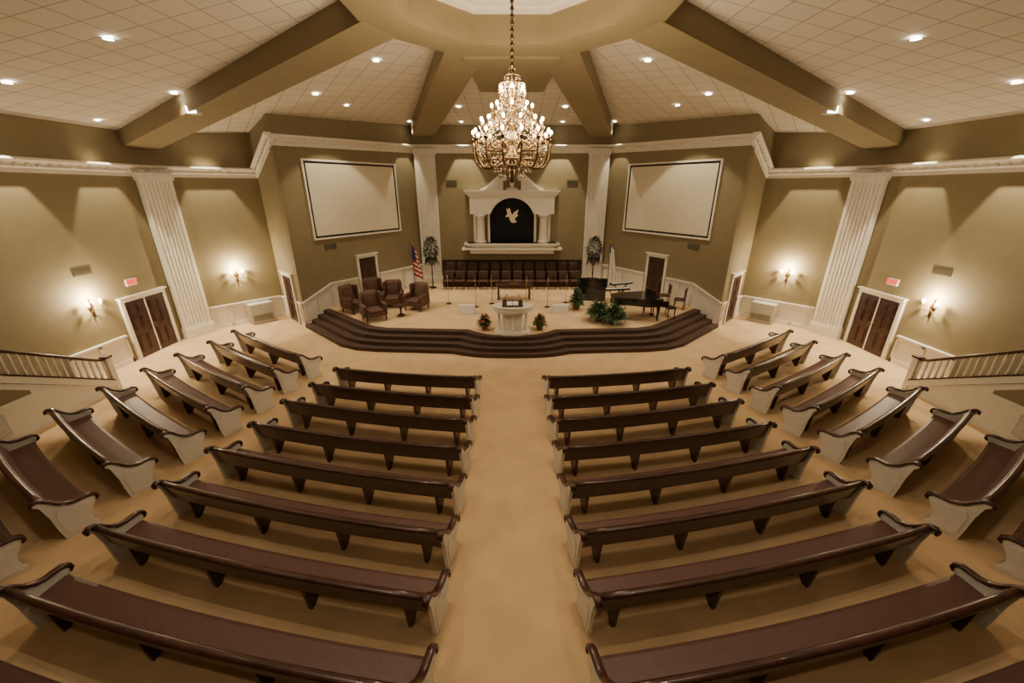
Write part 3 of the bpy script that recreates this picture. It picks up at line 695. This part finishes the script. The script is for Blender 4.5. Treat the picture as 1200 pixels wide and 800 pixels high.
# ------------------------------------------------------------------ downlights
def downlight(x, y, e=300, sp=110, z=None, col=(1, .83, .58)):
    z = cz(x, y) if z is None else z
    b = B(); b.lathe([(.14, -.03), (.13, -.045), (.10, -.03)], M_WHITE, 20); b.lathe([(.095, -.02), (.095, -.035)], M_DL, 20); b.obj("recessed_downlight", (x, y, z))
    light("downlight_lamp", 'SPOT', (x, y, z-.12), e, col, .1, sp, .9, (x, y, 0))
for s in (-1, 1):
    downlight(s*8.66, 10.3, 310, 85); downlight(s*11.9, 10.95, 90, 80); downlight(s*10.2, 13.9, 210, 85); downlight(s*2.4, 20.5, 520, 95); downlight(s*7.0, 16.4, 420, 95)
    downlight(s*8.0, 6.0, 260, 85); downlight(s*4.5, 4.5, 320, 85); downlight(s*4.2, 14.6, 520, 85); downlight(s*3.2, 0.5, 280, 85); downlight(s*1.6, 6.2, 380, 65)
def washer(x, y, tx, ty, e, sp=52):
    z = cz(x, y)-.1; b = B(); b.lathe([(.11, -.03), (.10, -.045), (.08, -.03)], M_WHITE, 18); b.lathe([(.075, -.02), (.075, -.035)], M_DL, 18); b.obj("recessed_downlight", (x, y, z+.1))
    light("wall_wash_lamp", 'SPOT', (x, y, z), e, (1, .84, .58), .03, sp, .25, (x+(tx-x)*.35, y+(ty-y)*.35, 2.5))
for s in (-1, 1):
    washer(s*13.32, 11.6, s*14, 11.6, 1350); washer(s*13.32, 14.5, s*14, 14.5, 1100)
    d, n = wdn(mir(V1, s), mir(C_, s)); c = Vector(mir(lerp2(V1, C_, .5), s)); q = c+n*.68; washer(q.x, q.y, c.x, c.y, 1250)
    d, n = wdn(mir(A_, s), mir(B_, s))
    c = Vector(mir(lerp2(A_, B_, .90), s)); q = c+n*.68; washer(q.x, q.y, c.x, c.y, 420)
    c = Vector(mir(lerp2(A_, B_, .30), s)); q = c+n*1.9; washer(q.x, q.y, c.x, c.y, 420, 90)
    washer(s*2.6, 23.1, s*2.6, 23.75, 950)
    b = B(); T = Matrix.Translation((s*-9.9, 14.15, 8.25)); b.rbox(-.18, .18, -.12, .12, -.12, .12, M_WHITE, .03, 2, T); b.box(-.14, .14, -.13, -.115, -.09, .09, M_DL, T); b.obj("beam_spotlight")
    light("beam_spot_lamp", 'SPOT', (s*-9.9, 13.9, 8.1), 800, (1, .9, .72), .1, 50, .7, (s*-1, 17.5, .6))
for k in range(8):
    a = 2*math.pi*k/8+.2; light("chandelier_lamp", 'POINT', (chx+.78*math.cos(a), chy+.78*math.sin(a), 7.2), 92, (1, .79, .52), .12)
for k in range(3):
    a = 2*math.pi*k/3; light("chandelier_lamp", 'POINT', (chx+.33*math.cos(a), chy+.33*math.sin(a), 7.85), 65, (1, .79, .52), .1)

# world
w = bpy.data.worlds.new("World"); sc.world = w; w.use_nodes = True
w.node_tree.nodes["Background"].inputs[0].default_value = (.9, .8, .65, 1); w.node_tree.nodes["Background"].inputs[1].default_value = .05
cam = bpy.data.cameras.new("camera"); cam.lens = 14.0; cam.sensor_width = 36; cam.clip_start = .05
co = bpy.data.objects.new("camera", cam); COL.objects.link(co); co.location = (0, 0, 6); co.rotation_euler = (math.radians(90-21.1), 0, 0); sc.camera = co
